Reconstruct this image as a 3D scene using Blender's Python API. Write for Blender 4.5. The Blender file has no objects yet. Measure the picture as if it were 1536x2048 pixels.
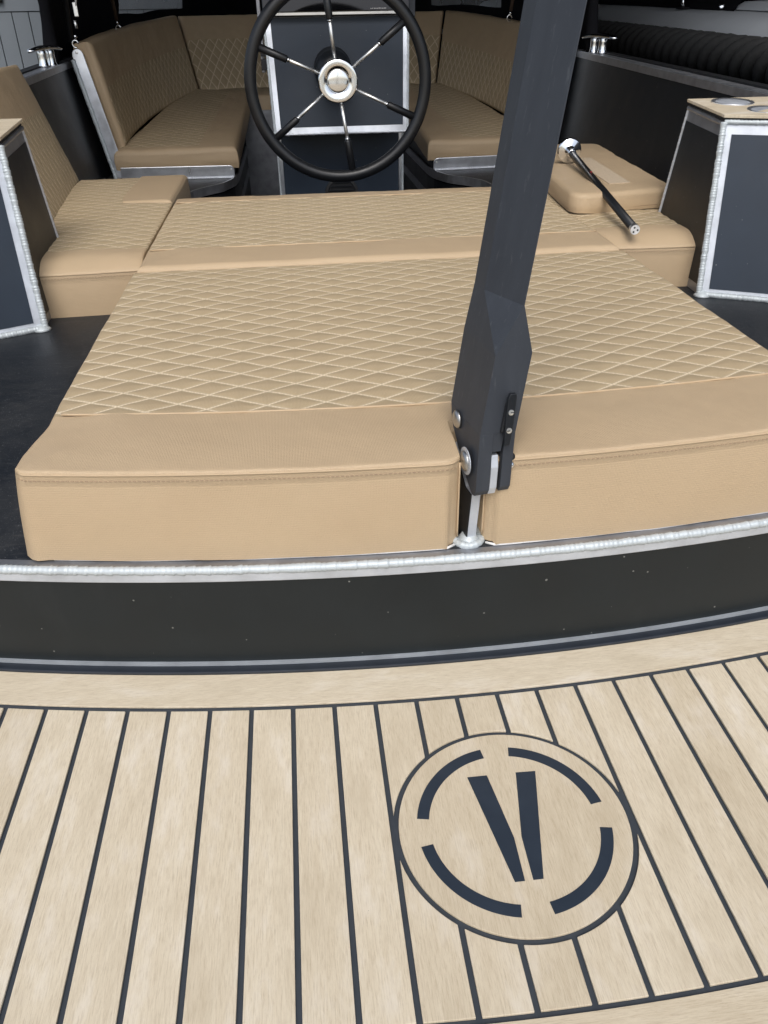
import bpy, bmesh, math, random
from mathutils import Vector, Matrix, noise
from math import sin, cos, pi, radians, sqrt, exp, atan2
random.seed(7)
S = bpy.context.scene
COL = S.collection

# ------------------------------------------------------------------ camera
cd = bpy.data.cameras.new('camera'); cam = bpy.data.objects.new('camera', cd); COL.objects.link(cam)
PITCH, YAW, ROLL = 0.5654601, 0.1014042, -0.0189853
f0 = Vector((sin(YAW), cos(YAW), 0)); r0 = Vector((cos(YAW), -sin(YAW), 0)); Zv = Vector((0, 0, 1))
fw = f0*cos(PITCH) - Zv*sin(PITCH); up0 = f0*sin(PITCH) + Zv*cos(PITCH)
rt = r0*cos(ROLL) + up0*sin(ROLL); up = -r0*sin(ROLL) + up0*cos(ROLL)
M = Matrix((rt, up, -fw)).transposed().to_4x4(); M.translation = Vector((-0.1794, 0, 0.7103))
cam.matrix_world = M
cd.sensor_fit = 'HORIZONTAL'; cd.sensor_width = 36; cd.lens = 1570.768/1536*36
cd.clip_start = 0.02; cd.clip_end = 500
S.camera = cam
# ------------------------------------------------------------------ light
W = bpy.data.worlds.new('World'); S.world = W; W.use_nodes = True
nt = W.node_tree; bg = nt.nodes['Background']
sky = nt.nodes.new('ShaderNodeTexSky'); sky.sky_type = 'NISHITA'; sky.sun_disc = False
SUN_EL, SUN_AZ = radians(52), radians(188)      # azimuth clockwise from +Y : the light comes from astern
sky.sun_elevation = SUN_EL; sky.sun_rotation = SUN_AZ; sky.air_density = 1.0; sky.dust_density = 3.0; sky.ozone_density = 1.0
hs = nt.nodes.new('ShaderNodeHueSaturation'); hs.inputs['Saturation'].default_value = 0.62
nt.links.new(sky.outputs[0], hs.inputs['Color']); nt.links.new(hs.outputs[0], bg.inputs[0])
bg.inputs[1].default_value = 0.13
sl = bpy.data.lights.new('sun', 'SUN'); so = bpy.data.objects.new('sun', sl); COL.objects.link(so)
sl.energy = 1.2; sl.angle = radians(40); sl.color = (1.0, 0.985, 0.96)
sd = Vector((sin(SUN_AZ)*cos(SUN_EL), cos(SUN_AZ)*cos(SUN_EL), sin(SUN_EL)))
so.rotation_euler = sd.to_track_quat('Z', 'Y').to_euler()
S.view_settings.view_transform = 'Standard'; S.view_settings.look = 'None'
S.view_settings.gamma = 1; S.view_settings.use_curve_mapping = False
S.view_settings.exposure = 0.42
S.render.engine = 'CYCLES'

# ------------------------------------------------------------------ material helpers
class N:
    def __init__(s, name):
        s.m = bpy.data.materials.new(name); s.m.use_nodes = True; s.t = s.m.node_tree; s.t.nodes.clear()
        s.out = s.n('ShaderNodeOutputMaterial'); s.b = s.n('ShaderNodeBsdfPrincipled'); s.l(s.b.outputs[0], s.out.inputs[0])
    def n(s, t, **k):
        x = s.t.nodes.new(t)
        for a, b in k.items(): setattr(x, a, b)
        return x
    def l(s, a, b): s.t.links.new(a, b)
    def set(s, **k):
        for a, v in k.items():
            i = s.b.inputs[a.replace('_', ' ')]
            i.default_value = (*v, 1) if isinstance(v, tuple) and len(v) == 3 else v
    def coord(s, kind='Object', scale=(1, 1, 1), rot=(0, 0, 0)):
        c = s.n('ShaderNodeTexCoord'); m = s.n('ShaderNodeMapping'); m.inputs['Scale'].default_value = scale; m.inputs['Rotation'].default_value = rot
        s.l(c.outputs[kind], m.inputs[0]); return m.outputs[0]
    def noise(s, co, sc, det=4, rough=.55):
        x = s.n('ShaderNodeTexNoise'); x.inputs['Scale'].default_value = sc; x.inputs['Detail'].default_value = det; x.inputs['Roughness'].default_value = rough
        s.l(co, x.inputs['Vector']); return x.outputs['Fac']
    def ramp(s, f, stops):
        x = s.n('ShaderNodeValToRGB'); e = x.color_ramp.elements
        while len(e) < len(stops): e.new(.5)
        for q, (p, c) in zip(e, stops): q.position = p; q.color = (*c, 1) if len(c) == 3 else c
        s.l(f, x.inputs[0]); return x.outputs[0]
    def math(s, op, a, b=None, c=None, clamp=False):
        x = s.n('ShaderNodeMath', operation=op); x.use_clamp = clamp
        for i, v in enumerate((a, b, c)):
            if v is None: continue
            if isinstance(v, (int, float)): x.inputs[i].default_value = v
            else: s.l(v, x.inputs[i])
        return x.outputs[0]
    def mix(s, f, a, b, mode='MIX'):
        x = s.n('ShaderNodeMix', data_type='RGBA', blend_type=mode)
        for i, v in ((0, f), (6, a), (7, b)):
            if isinstance(v, (int, float)): x.inputs[i].default_value = v
            elif isinstance(v, tuple): x.inputs[i].default_value = (*v, 1)
            else: s.l(v, x.inputs[i])
        return x.outputs[2]
    def bump(s, h, st=.3, d=.001):
        x = s.n('ShaderNodeBump'); x.inputs['Strength'].default_value = st; x.inputs['Distance'].default_value = d
        s.l(h, x.inputs['Height']); s.l(x.outputs[0], s.b.inputs['Normal'])

PQ = (.078, .0455)      # quilting diamond, along u and v
def vinyl(name, base, quilt):
    k = N(name); k.set(Roughness=.52, Specular_IOR_Level=.38)
    uv = k.n('ShaderNodeUVMap').outputs[0]
    sx = k.n('ShaderNodeSeparateXYZ'); k.l(uv, sx.inputs[0]); u, v = sx.outputs[0], sx.outputs[1]
    def wv(a, b):
        t = k.math('ADD', k.math('MULTIPLY', u, a), k.math('MULTIPLY', v, b)); return k.math('SINE', t)
    q = 2*pi/.0036
    w = k.math('MULTIPLY', wv(q, q*.6), wv(q, -q*.6))
    big = k.noise(uv, 7, 3); sm = k.noise(uv, 55, 3)
    c = k.mix(k.math('MULTIPLY', big, .55), base, tuple(x*y for x, y in zip(base, (.86, .80, .76))))
    c = k.mix(k.math('MULTIPLY', sm, .25), c, tuple(x*.8 for x in base))
    gr = k.noise(uv, 900, 2, .6)
    f = k.math('ADD', k.math('MULTIPLY_ADD', w, .055, .055), k.math('MULTIPLY', k.math('SUBTRACT', gr, .45, clamp=True), .75))
    c = k.mix(f, c, tuple(x*.45 for x in base))
    h = k.math('ADD', k.math('MULTIPLY_ADD', w, .35, sm), k.math('MULTIPLY', gr, 1.2))
    if quilt:
        k.set(Roughness=.56); P, Q = PQ; sp = 1/sqrt(1/P**2+1/Q**2)
        ds = []
        for sg in (1, -1):
            a = k.math('ADD', k.math('MULTIPLY', u, 1/P), k.math('MULTIPLY', v, sg/Q))
            fr = k.math('FRACT', k.math('ADD', a, .5)); ds.append(k.math('MULTIPLY', k.math('ABSOLUTE', k.math('SUBTRACT', fr, .5)), sp))
        d = k.math('MINIMUM', ds[0], ds[1])
        st = k.math('SUBTRACT', 1, k.math('DIVIDE', d, .0020), clamp=True)
        run = k.math('MULTIPLY_ADD', k.math('SINE', k.math('MULTIPLY', u, 2*pi/.0042)), .18, .82)
        st = k.math('MULTIPLY', k.math('POWER', st, .6), run)
        c = k.mix(k.math('MULTIPLY', k.math('SUBTRACT', 1, k.math('DIVIDE', d, .006), clamp=True), .30), c, (.66, .54, .36)); c = k.mix(k.math('MULTIPLY', st, .95), c, (.88, .76, .56))  # lighter halo beside the thread: lit groove slopes put into the colour
        pil = k.math('POWER', k.math('DIVIDE', d, .0195, clamp=True), .5)
        h = k.math('ADD', h, k.math('ADD', k.math('MULTIPLY', st, .8), k.math('MULTIPLY', pil, 2.0)))
    k.l(c, k.b.inputs['Base Color']); k.bump(h, .5, .0007)
    return k.m
M_VIN = vinyl('tan_vinyl', (.565, .432, .278), False)
M_QLT = vinyl('tan_quilted_vinyl', (.515, .405, .255), True)

def simple(name, col, rough=.5, metal=0, spec=.5, nsc=0, namt=.3, bump=0, bsc=None, coat=0, stretch=(1, 1, 1), det=5):
    k = N(name); k.set(Roughness=rough, Metallic=metal, Specular_IOR_Level=spec, Coat_Weight=coat)
    if nsc:
        co = k.coord('Object', stretch); n = k.noise(co, nsc, det)
        k.l(k.mix(n, tuple(x*(1-namt) for x in col), tuple(min(1, x*(1+namt)) for x in col)), k.b.inputs['Base Color'])
        r = k.math('MULTIPLY_ADD', n, .25, rough-.12, clamp=True); k.l(r, k.b.inputs['Roughness'])
    else: k.set(Base_Color=col)
    if bump:
        co2 = k.coord('Object', stretch); k.bump(k.noise(co2, bsc or nsc, 4), bump, .001)
    return k.m
def alu(name, col, rough, amt=.35, met=.6):
    k = N(name); k.set(Metallic=met)
    co = k.coord('Object'); n1 = k.noise(co, 26, 5); n2 = k.noise(k.coord('Object', (1, 1, 14), (.3, .1, .2)), 90, 3)
    n3 = k.noise(co, 260, 3)
    c = k.ramp(n1, [(.25, tuple(x*(1-amt) for x in col)), (.6, col), (.85, tuple(min(1, x*1.08) for x in col))])
    c = k.mix(k.math('MULTIPLY', n2, .35), c, tuple(x*.6 for x in col)); k.l(c, k.b.inputs['Base Color'])
    k.l(k.math('MULTIPLY_ADD', n1, .25, rough-.1), k.b.inputs['Roughness']); k.bump(k.math('ADD', n2, n3), .18, .0006)
    return k.m
M_ALU = alu('bare_aluminium', (.70, .74, .80), .45, .25, .5)
M_WELD = alu('weld_metal', (.60, .655, .68), .50, .15, .25)
M_ALUM = alu('matt_aluminium', (.36, .39, .42), .60, .25, .2)
M_ALUB = alu('bright_aluminium', (.84, .87, .92), .30, .2, .92)
M_ALUD = alu('dark_aluminium', (.42, .43, .46), .42, .35, .8)  # darker copy of the bare aluminium; on the gunwales it stands for shade
M_CHROME = simple('polished_steel', (.84, .86, .88), .12, 1, nsc=30, namt=.04)
M_STEELD = simple('dull_steel', (.50, .49, .47), .34, 1, nsc=60, namt=.15)
M_STEEL = simple('brushed_steel', (.88, .88, .86), .40, 1, nsc=60, namt=.1)

def blackpaint(name, col, rough, specks=True, haze=.0):
    k = N(name); k.set(Roughness=rough, Specular_IOR_Level=.38)
    co = k.coord('Object'); n = k.noise(co, 9, 4); f = k.noise(co, 900, 2)
    c = k.mix(n, tuple(x*.75 for x in col), tuple(x*1.35 for x in col))
    if specks:
        v = k.n('ShaderNodeTexVoronoi'); v.inputs['Scale'].default_value = 95; k.l(co, v.inputs['Vector'])
        wn = k.n('ShaderNodeTexWhiteNoise'); k.l(v.outputs['Position'], wn.inputs['Vector'])
        sz = k.math('MULTIPLY', k.math('POWER', wn.outputs['Value'], 16), .16)
        m = k.math('LESS_THAN', v.outputs['Distance'], sz)
        m = k.math('MULTIPLY', m, .35); c = k.mix(m, c, (.45, .45, .42))
    sm = k.noise(k.coord('Object', (3, 3, 1)), 4, 6, .7)
    c = k.mix(k.math('MULTIPLY', k.math('SUBTRACT', sm, .55, clamp=True), .35), c, (.10, .10, .10))
    k.l(c, k.b.inputs['Base Color']); k.l(k.math('MULTIPLY_ADD', n, .2, rough-.1), k.b.inputs['Roughness']); k.bump(f, .12, .0004)
    return k.m
M_BLACK = blackpaint('black_hull_paint', (.010, .0135, .0155), .40)
M_PANEL = blackpaint('black_panel', (.009, .011, .014), .42)
M_PANELB = blackpaint('black_panel_sky_tint', (.020, .030, .046), .45)  # lit copy of the black panel, sky reflection put into its colour
M_RUBBER = simple('black_rubber', (.012, .013, .015), .55, nsc=60, bump=.2, bsc=300)
M_SEAL = simple('navy_black_sealant', (.018, .023, .032), .38, nsc=40, namt=.3)
M_DARK = simple('dark_void', (.010, .010, .011), .8, nsc=5)
M_WHEEL = simple('wheel_grip_black', (.010, .011, .013), .36, nsc=30, namt=.2)
M_CANVAS = simple('black_canvas', (.008, .008, .010), .9, spec=.15, nsc=12, namt=.4, bump=.4, bsc=25)
M_LINING = simple('white_lining', (.75, .74, .72), .7, nsc=80)
M_THREAD = simple('stitch_thread', (.32, .22, .14), .7, nsc=80)
M_GREY = simple('grey_wall_paint', (.20, .225, .25), .55, nsc=3, namt=.12, bump=.1, bsc=40)
M_GROOVE = simple('wall_groove', (.05, .055, .06), .8, nsc=5)
M_HULLG = simple('grey_gelcoat', (.60, .63, .66), .4, nsc=4, namt=.15)
M_GLASSB = simple('black_glass', (.004, .004, .005), .08, nsc=3)
M_PRINT = simple('white_print', (.5, .5, .5), .6, nsc=8)
M_RED = simple('red_mark', (.35, .03, .03), .5, nsc=8)
M_BROWN = simple('brown_strap', (.05, .032, .022), .7, nsc=50)
M_VELCRO = simple('pale_velcro', (.52, .42, .30), .95, nsc=200, namt=.25, bump=.6, bsc=500)
M_ROPE = simple('black_rope', (.028, .028, .028), .85, nsc=60, namt=.5, bump=.8, bsc=160, stretch=(1, 1, 1))
M_SOLE = simple('dark_sole', (.03, .03, .032), .5, nsc=10)

# deck: black non-skid with dust
k = N('black_deck_nonskid'); k.set(Roughness=.5, Specular_IOR_Level=.4)
co = k.coord('Object'); n1 = k.noise(co, 5, 6, .65); n2 = k.noise(co, 520, 2); n3 = k.noise(k.coord('Object', (1, 4, 1)), 30, 6, .7)
c = k.mix(k.math('MULTIPLY', k.math('SUBTRACT', n1, .42, clamp=True), 2.0), (.010, .013, .018), (.05, .052, .054))
c = k.mix(k.math('MULTIPLY', k.math('SUBTRACT', n3, .55, clamp=True), 1.8), c, (.10, .10, .10))
c = k.mix(k.math('GREATER_THAN', n2, .69), c, (.16, .17, .18))
k.l(c, k.b.inputs['Base Color']); k.l(k.math('MULTIPLY_ADD', n1, .5, .25), k.b.inputs['Roughness']); k.bump(k.math('ADD', n2, n3), .5, .0008)
M_DECK = k.m

def teak(name, along):
    k = N(name); k.set(Roughness=.6, Specular_IOR_Level=.3)
    oi = k.n('ShaderNodeObjectInfo'); rnd = oi.outputs['Random']
    c0 = k.n('ShaderNodeTexCoord'); ad = k.n('ShaderNodeVectorMath', operation='ADD'); cb = k.n('ShaderNodeCombineXYZ')
    k.l(k.math('MULTIPLY', rnd, 37.0), cb.inputs[0]); k.l(k.math('MULTIPLY', rnd, 91.0), cb.inputs[1])
    k.l(c0.outputs['Object'], ad.inputs[0]); k.l(cb.outputs[0], ad.inputs[1])
    def mp(s):
        m = k.n('ShaderNodeMapping'); m.inputs['Scale'].default_value = s if along == 'y' else (s[1], s[0], s[2]); k.l(ad.outputs[0], m.inputs[0]); return m.outputs[0]
    fine = k.noise(mp((820, 52, 1)), 1, 5, .78); med = k.noise(mp((170, 16, 1)), 1, 4, .6); blot = k.noise(mp((26, 9, 1)), 1, 5, .65); big = k.noise(mp((7, 4, 1)), 1, 3)
    light, mid, dk = (.705, .634, .500), (.570, .487, .360), (.36, .28, .19)
    c = k.mix(med, mid, light)
    c = k.mix(k.math('MULTIPLY', k.math('SUBTRACT', fine, .47, clamp=True), 2.8), c, dk)
    c = k.mix(k.math('MULTIPLY', k.math('SUBTRACT', blot, .5, clamp=True), 2.5), c, (.49, .415, .30))
    c = k.mix(k.math('MULTIPLY', k.math("SUBTRACT", .47, blot, clamp=True), 2.9), c, (.76, .71, .63))
    sp = k.noise(mp((300, 220, 1)), 1, 2); c = k.mix(k.math('MULTIPLY', k.math('GREATER_THAN', sp, .80), .6), c, (.15, .12, .09))
    hue = k.mix(rnd, (1.04, 1.035, 1.02), (.93, .905, .86)); c = k.mix(1.0, c, hue, 'MULTIPLY')
    stn = k.noise(k.coord('Object'), 9, 3); c = k.mix(k.math('MULTIPLY', k.math('SUBTRACT', stn, .66, clamp=True), 2.5), c, (.40, .34, .29))
    k.l(c, k.b.inputs['Base Color']); k.l(k.math('MULTIPLY_ADD', med, .2, .52), k.b.inputs['Roughness']); k.bump(k.math('ADD', fine, med), .35, .0005)
    return k.m
M_TEAK = teak('pale_synthetic_teak', 'y'); M_TEAKX = teak('pale_synthetic_teak_board', 'x')
k = N('black_caulk'); k.set(Roughness=.5)
n = k.noise(k.coord('Object', (1, .12, 1)), 700, 3); n2 = k.noise(k.coord('Object'), 40, 4)
k.l(k.mix(k.math('MULTIPLY', k.math('ADD', n, n2), .5), (.022, .028, .036), (.060, .072, .088)), k.b.inputs['Base Color']); k.bump(n, .3, .0004); M_CAULK = k.m
k = N('logo_inlay_navy'); k.set(Roughness=.42)
n = k.noise(k.coord('Object'), 30, 5); k.l(k.mix(n, (.014, .022, .035), (.03, .042, .06)), k.b.inputs['Base Color']); k.bump(k.noise(k.coord('Object'), 500, 2), .15, .0004); M_INLAY = k.m
# matt grey-black composite of the post
k = N('grey_black_composite'); k.set(Roughness=.55, Specular_IOR_Level=.4)
n = k.noise(k.coord('Object', (6, 6, 1)), 8, 5, .65); s2 = k.noise(k.coord('Object', (3, 3, .35), (0, .15, 0)), 60, 4, .7)
c = k.mix(n, (.027, .031, .039), (.048, .055, .067)); c = k.mix(k.math('MULTIPLY', k.math('SUBTRACT', s2, .60, clamp=True), 2.2), c, (.15, .16, .17))
k.l(c, k.b.inputs['Base Color']); k.bump(s2, .15, .0005); M_POST = k.m
# window vinyl
k = N('clear_vinyl_window'); k.set(Base_Color=(.75, .78, .82), Roughness=.12, Transmission_Weight=.0, Alpha=.35)
nn = k.noise(k.coord('Object'), 6, 3); k.l(k.math('MULTIPLY_ADD', nn, .2, .25), k.b.inputs['Alpha']); M_WIN = k.m
k = N('dark_water'); k.set(Base_Color=(.02, .03, .03), Roughness=.08)
k.bump(k.noise(k.coord('Object'), 3, 5), .4, .05); M_WATER = k.m

# ------------------------------------------------------------------ object helpers
def link(o, parent=None):
    COL.objects.link(o)
    if parent is not None: o.parent = parent
    return o
def tag(o, label=None, cat=None, group=None, kind=None):
    for a, v in (('label', label), ('category', cat), ('group', group), ('kind', kind)):
        if v: o[a] = v
    return o
def thing(name, label, cat, group=None, loc=(0, 0, 0)):
    o = bpy.data.objects.new(name, None); o.empty_display_size = .05; o.location = loc; link(o); return tag(o, label, cat, group)
def wpar(o, parent):      # parent keeping world coordinates (parents only translate / rotate)
    o.parent = parent; bpy.context.view_layer.update(); o.matrix_parent_inverse = parent.matrix_world.inverted()
def mesh(name, V, F, mat, parent=None, smooth=False, uv=None, bevel=0):
    m = bpy.data.meshes.new(name); m.from_pydata([tuple(v) for v in V], [], F)
    m.materials.append(mat)
    if uv is not None:
        L = m.uv_layers.new(name='UVMap'); buf = []
        for lp in m.loops: buf += uv[lp.vertex_index]
        L.data.foreach_set('uv', buf)
    if smooth: m.shade_smooth()
    o = bpy.data.objects.new(name, m); link(o, parent)
    if bevel:
        b = o.modifiers.new('bevel', 'BEVEL'); b.width = bevel; b.segments = 2; b.limit_method = 'ANGLE'; b.angle_limit = radians(40); b.harden_normals = False
    return o
def fixn(V, F):
    bm = bmesh.new(); vs = [bm.verts.new(v) for v in V]
    for f in F:
        try: bm.faces.new([vs[i] for i in f])
        except ValueError: pass
    bmesh.ops.remove_doubles(bm, verts=bm.verts, dist=1e-6)
    bmesh.ops.recalc_face_normals(bm, faces=bm.faces); bm.verts.index_update()
    V2 = [v.co.copy() for v in bm.verts]; F2 = [[v.index for v in f.verts] for f in bm.faces]; bm.free(); return V2, F2
class G:
    """collects shapes for ONE mesh"""
    def __init__(s): s.V = []; s.F = []
    def add(s, V, F): o = len(s.V); s.V += [Vector(v) for v in V]; s.F += [[i+o for i in f] for f in F]; return s
    def hexa(s, b, t):   # bottom 4 pts, top 4 pts
        n = len(b); F = [list(range(n))[::-1], list(range(n, 2*n))] + [[i, (i+1) % n, n+(i+1) % n, n+i] for i in range(n)]
        return s.add(*fixn(list(b)+list(t), F))
    def box(s, x0, x1, y0, y1, z0, z1):
        b = [(x0, y0, z0), (x1, y0, z0), (x1, y1, z0), (x0, y1, z0)]; return s.hexa(b, [(p[0], p[1], z1) for p in b])
    def prism(s, poly, z0, z1): return s.hexa([(x, y, z0) for x, y in poly], [(x, y, z1) for x, y in poly])
    def slab(s, quad, n, t):     # planar polygon thickened by t along n
        n = Vector(n).normalized(); return s.hexa([Vector(p) for p in quad], [Vector(p)+n*t for p in quad])
    def tube(s, path, r, seg=10, closed=False, caps=True):
        P = [Vector(p) for p in path]; n = len(P); R = r if callable(r) else (lambda i: r)
        V = []; ref = None
        for i in range(n):
            a = P[(i-1) % n] if closed or i > 0 else P[i]; b = P[(i+1) % n] if closed or i < n-1 else P[i]
            t = (b-a).normalized()
            if ref is None: ref = Vector((0, 0, 1)) if abs(t.z) < .9 else Vector((1, 0, 0))
            u = (ref - t*ref.dot(t)).normalized(); ref = u; w = t.cross(u)
            for j in range(seg): V.append(P[i] + (u*cos(2*pi*j/seg) + w*sin(2*pi*j/seg))*R(i))
        F = [[i*seg+j, i*seg+(j+1) % seg, ((i+1) % n)*seg+(j+1) % seg, ((i+1) % n)*seg+j] for i in range(n if closed else n-1) for j in range(seg)]
        if caps and not closed: F += [list(range(seg))[::-1], list(range((n-1)*seg, n*seg))]
        return s.add(*fixn(V, F))
    def lathe(s, o, axis, prof, seg=32):   # prof: (radius, distance along axis)
        o = Vector(o); a = Vector(axis).normalized(); u = a.orthogonal().normalized(); w = a.cross(u)
        V = [o + a*h + (u*cos(2*pi*j/seg)+w*sin(2*pi*j/seg))*max(r, 1e-5) for r, h in prof for j in range(seg)]
        F = [[i*seg+j, i*seg+(j+1) % seg, (i+1)*seg+(j+1) % seg, (i+1)*seg+j] for i in range(len(prof)-1) for j in range(seg)]
        F += [list(range(seg))[::-1], list(range((len(prof)-1)*seg, len(prof)*seg))]
        return s.add(*fixn(V, F))
    def build(s, name, mat, parent=None, smooth=False, bevel=0): return mesh(name, s.V, s.F, mat, parent, smooth, bevel=bevel)
def resample(path, step):
    P = [Vector(p) for p in path]; out = [P[0]]; L = 0; acc = 0
    for a, b in zip(P, P[1:]):
        d = (b-a).length; t = step-acc
        while t <= d: out.append(a.lerp(b, t/d)); t += step
        acc = d-(t-step)
    return out
def bead(path, r, pitch=.0052, name='weld_bead', parent=None, mat=None, seed=0):
    P = resample(path, pitch/4); rn = random.Random(seed)
    jit = [rn.uniform(.91, 1.08) for _ in range(len(P)//4+2)]
    off = [Vector((rn.uniform(-1, 1), rn.uniform(-1, 1), rn.uniform(-1, 1)))*r*.05 for _ in jit]
    prof = (.935, .985, 1.03, 1.045)
    Q = [p+off[i//4].lerp(off[min(i//4+1, len(off)-1)], (i % 4)/4) for i, p in enumerate(P)]
    g = G().tube(Q, lambda i: r*prof[i % 4]*jit[i//4], 8)
    return g.build(name, mat or M_WELD, parent, smooth=True)

def cushion(root, P, n, T, us, vs, quilt=None, r=.012, crown=.006, prefix='', relief=.0021, bulge=.004, uvo=(0, 0), flipq=False, wob=.0012, under=.0, world=False):
    """P(u,v)->3D top plane point for metric u,v; builds a cover (plain vinyl) and a quilted_panel"""
    n = Vector(n).normalized(); nu, nv = len(us), len(vs); u0, u1, v0, v1 = us[0], us[-1], vs[0], vs[-1]
    V = []; UV = []; mask = []
    Pq, Qq = PQ
    for j, v in enumerate(vs):
        for i, u in enumerate(us):
            p = Vector(P(u, v))
            d = min(u-u0, u1-u, v-v0, v1-v)
            h = -r + sqrt(max(0, r*r-(r-d)**2)) if d < r else 0
            e = max(0, min(1, d/.10)); h += crown*(1-(1-e)**2)
            h += wob*noise.noise(Vector((u*9, v*9, 3.1+uvo[0]))) + wob*.35*noise.noise(Vector((u*31, v*31, 7+uvo[0])))
            if quilt and quilt(u, v):
                a, b = (p.x/Pq, p.y/Qq) if world else ((u+uvo[0])/Pq, (v+uvo[1])/Qq) if not flipq else ((v+uvo[1])/Pq, (u+uvo[0])/Qq)
                s = min(abs(sin(pi*(a+b))), abs(sin(pi*(a-b)))); 
                e6 = .007; ff = (quilt(u-e6, v)+quilt(u+e6, v)+quilt(u, v-e6)+quilt(u, v+e6))/4*min(1, d/.012)
                h += (relief*s**.75 - relief*.8)*ff
            V.append(p+n*h)
            UV.append((p.x, p.y) if world else (u+uvo[0], v+uvo[1]) if not flipq else (v+uvo[1], u+uvo[0]))
    def idx(i, j): return j*nu+i
    Fq, Fp = [], []
    for j in range(nv-1):
        for i in range(nu-1):
            f = [idx(i, j), idx(i+1, j), idx(i+1, j+1), idx(i, j+1)]
            um, vm = (us[i]+us[i+1])/2, (vs[j]+vs[j+1])/2
            (Fq if quilt and quilt(um, vm) else Fp).append(f)
    # skirt
    ring = [idx(i, 0) for i in range(nu)] + [idx(nu-1, j) for j in range(1, nv)] + [idx(i, nv-1) for i in range(nu-2, -1, -1)] + [idx(0, j) for j in range(nv-2, 0, -1)]
    m = len(ring); K = 8; base = len(V); cum = 0; dist = [0]
    for a, b in zip(ring, ring[1:]+ring[:1]): cum += (V[a]-V[b]).length; dist.append(cum)
    cen = sum((V[i] for i in ring), Vector())/m
    for kx in range(1, K+1):
        t = kx/K
        for q, ri in enumerate(ring):
            a, b = V[ring[q-1]], V[ring[(q+1) % m]]
            tan = (b-a); outw = tan.cross(n)
            outw = outw.normalized() if outw.length > 1e-7 else Vector()
            bb = -under*t*(1+2.6*abs(outw.x)) + bulge*sin(pi*min(1, t*1.05))*(.7+.9*noise.noise(Vector((dist[q]*5, t, uvo[0]))))
            dep = (T-r)*t
            if world and abs(V[ri].x) < .06 and abs(outw.x) > .35: bb = -.001*t
            V.append(V[ri] - n*dep + outw*bb + n*0)
            UV.append((dist[q], -dep-.01) if True else 0)
    def ix(kx, q): return ring[q % m] if kx == 0 else base+(kx-1)*m+(q % m)
    for kx in range(K):
        for q in range(m): Fp.append([ix(kx, q), ix(kx+1, q), ix(kx+1, q+1), ix(kx, q+1)])
    def sub(F, name, mat, par):
        used = sorted({i for f in F for i in f}); mp = {a: b for b, a in enumerate(used)}
        return mesh(name, [V[i] for i in used], [[mp[i] for i in f] for f in F], mat, par, True, uv=[UV[i] for i in used])
    c = sub(Fp, 'cover', M_VIN, root)
    if Fq: sub(Fq, 'quilted_panel', M_QLT, root)
    return V, ring, nu, nv
def frange(a, b, step):
    n = max(2, int(round((b-a)/step))); return [a+(b-a)*i/n for i in range(n+1)]
def edged(a, b, step, r=.012):   # finer samples near the rounded edges
    e = [0, .0006, .002, .0045, .008, .012]
    return [a+x for x in e] + frange(a+.016, b-.016, step) + [b-x for x in e[::-1]]
def stitches(root, path, out, down, pitch=.006, ln=.0034, r=.0005, name='stitching'):
    P = resample(path, pitch); g = G(); o = Vector(out)
    for a, b in zip(P, P[1:]):
        d = (b-a).normalized(); p = a + o; g.tube([p, p+d*ln], r, 4)
    x = g.build(name, M_THREAD, root); x['kind'] = 'stuff'; return x

# ================================================================== SETTING
mesh('water', [(-60, -60, -.42), (60, -60, -.42), (60, 60, -.42), (-60, 60, -.42)], [[0, 1, 2, 3]], M_WATER)['kind'] = 'structure'
# boat shed; unseen roof and side wall are added to darken the forward seats
shed = thing('boat_shed', 'grey panelled boat shed wall behind the black canopy at upper left', 'building')
g = G(); g.box(-2.3, 4.8, 1.35, 12, 2.55, 2.65); g.build('roof', M_DARK, shed)
g = G(); g.box(-4.2, 4.8, 9.0, 9.1, -.5, 2.54); g.build('back_wall', M_DARK, shed)
g = G(); g.box(4.7, 4.8, .8, 8.99, -.5, 2.54); g.build('side_wall', M_DARK, shed)

g = G(); g.box(-4.09, -.6, 7.66, 7.70, -.5, 2.54); g.build('wall_backing', M_GROOVE, shed)
bd = None; WX = -4.08; pw = .128
for i in range(36):
    x = WX+i*pw
    if x > -.75: break
    if bd is None:
        gg = G(); gg.box(0.003, pw-.003, 7.640, 7.659, -.5, .765); bd = gg.build('wall_board', M_GREY, shed, bevel=.002)
        bd.location.x = x; bme = bd.data
    else:
        o = bd.copy(); COL.objects.link(o); o.parent = shed; o.location.x = x
g = G(); g.box(-4.08, -.62, 7.634, 7.659, .772, 2.53); g.build('wall_upper_panel', M_GREY, shed)
g = G(); g.box(-2.75, -2.33, 7.60, 7.633, .83, .92); g.build('wall_latch', M_RUBBER, shed, bevel=.01)
dock = G(); dock.box(-4.0, -1.9, .9, 7.6, -.45, -.3); d = dock.build('dock', M_DARK); d['kind'] = 'structure'

# ================================================================== BOAT
boat = thing('boat', 'black and bare aluminium open boat with pale teak stern platform', 'boat')
A0 = .7565
def arc(x, y=A0): return y + .165*x*x
def xs(a, b, st=.02): return frange(a, b, st)
def band(x0, x1, ya, yb, z0, z1, st=.02):   # curved strip between two arcs
    g = G(); X = xs(x0, x1, st)
    V = []; 
    for x in X: V += [(x, arc(x, ya), z0), (x, arc(x, yb), z0), (x, arc(x, yb), z1), (x, arc(x, ya), z1)]
    F = []
    for i in range(len(X)-1):
        a, b = i*4, (i+1)*4
        F += [[a+k, b+k, b+(k+1) % 4, a+(k+1) % 4] for k in range(4)]
    F += [[0, 1, 2, 3], [len(V)-4+k for k in (3, 2, 1, 0)]]
    return g.add(*fixn(V, F))
HW = .98
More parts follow.
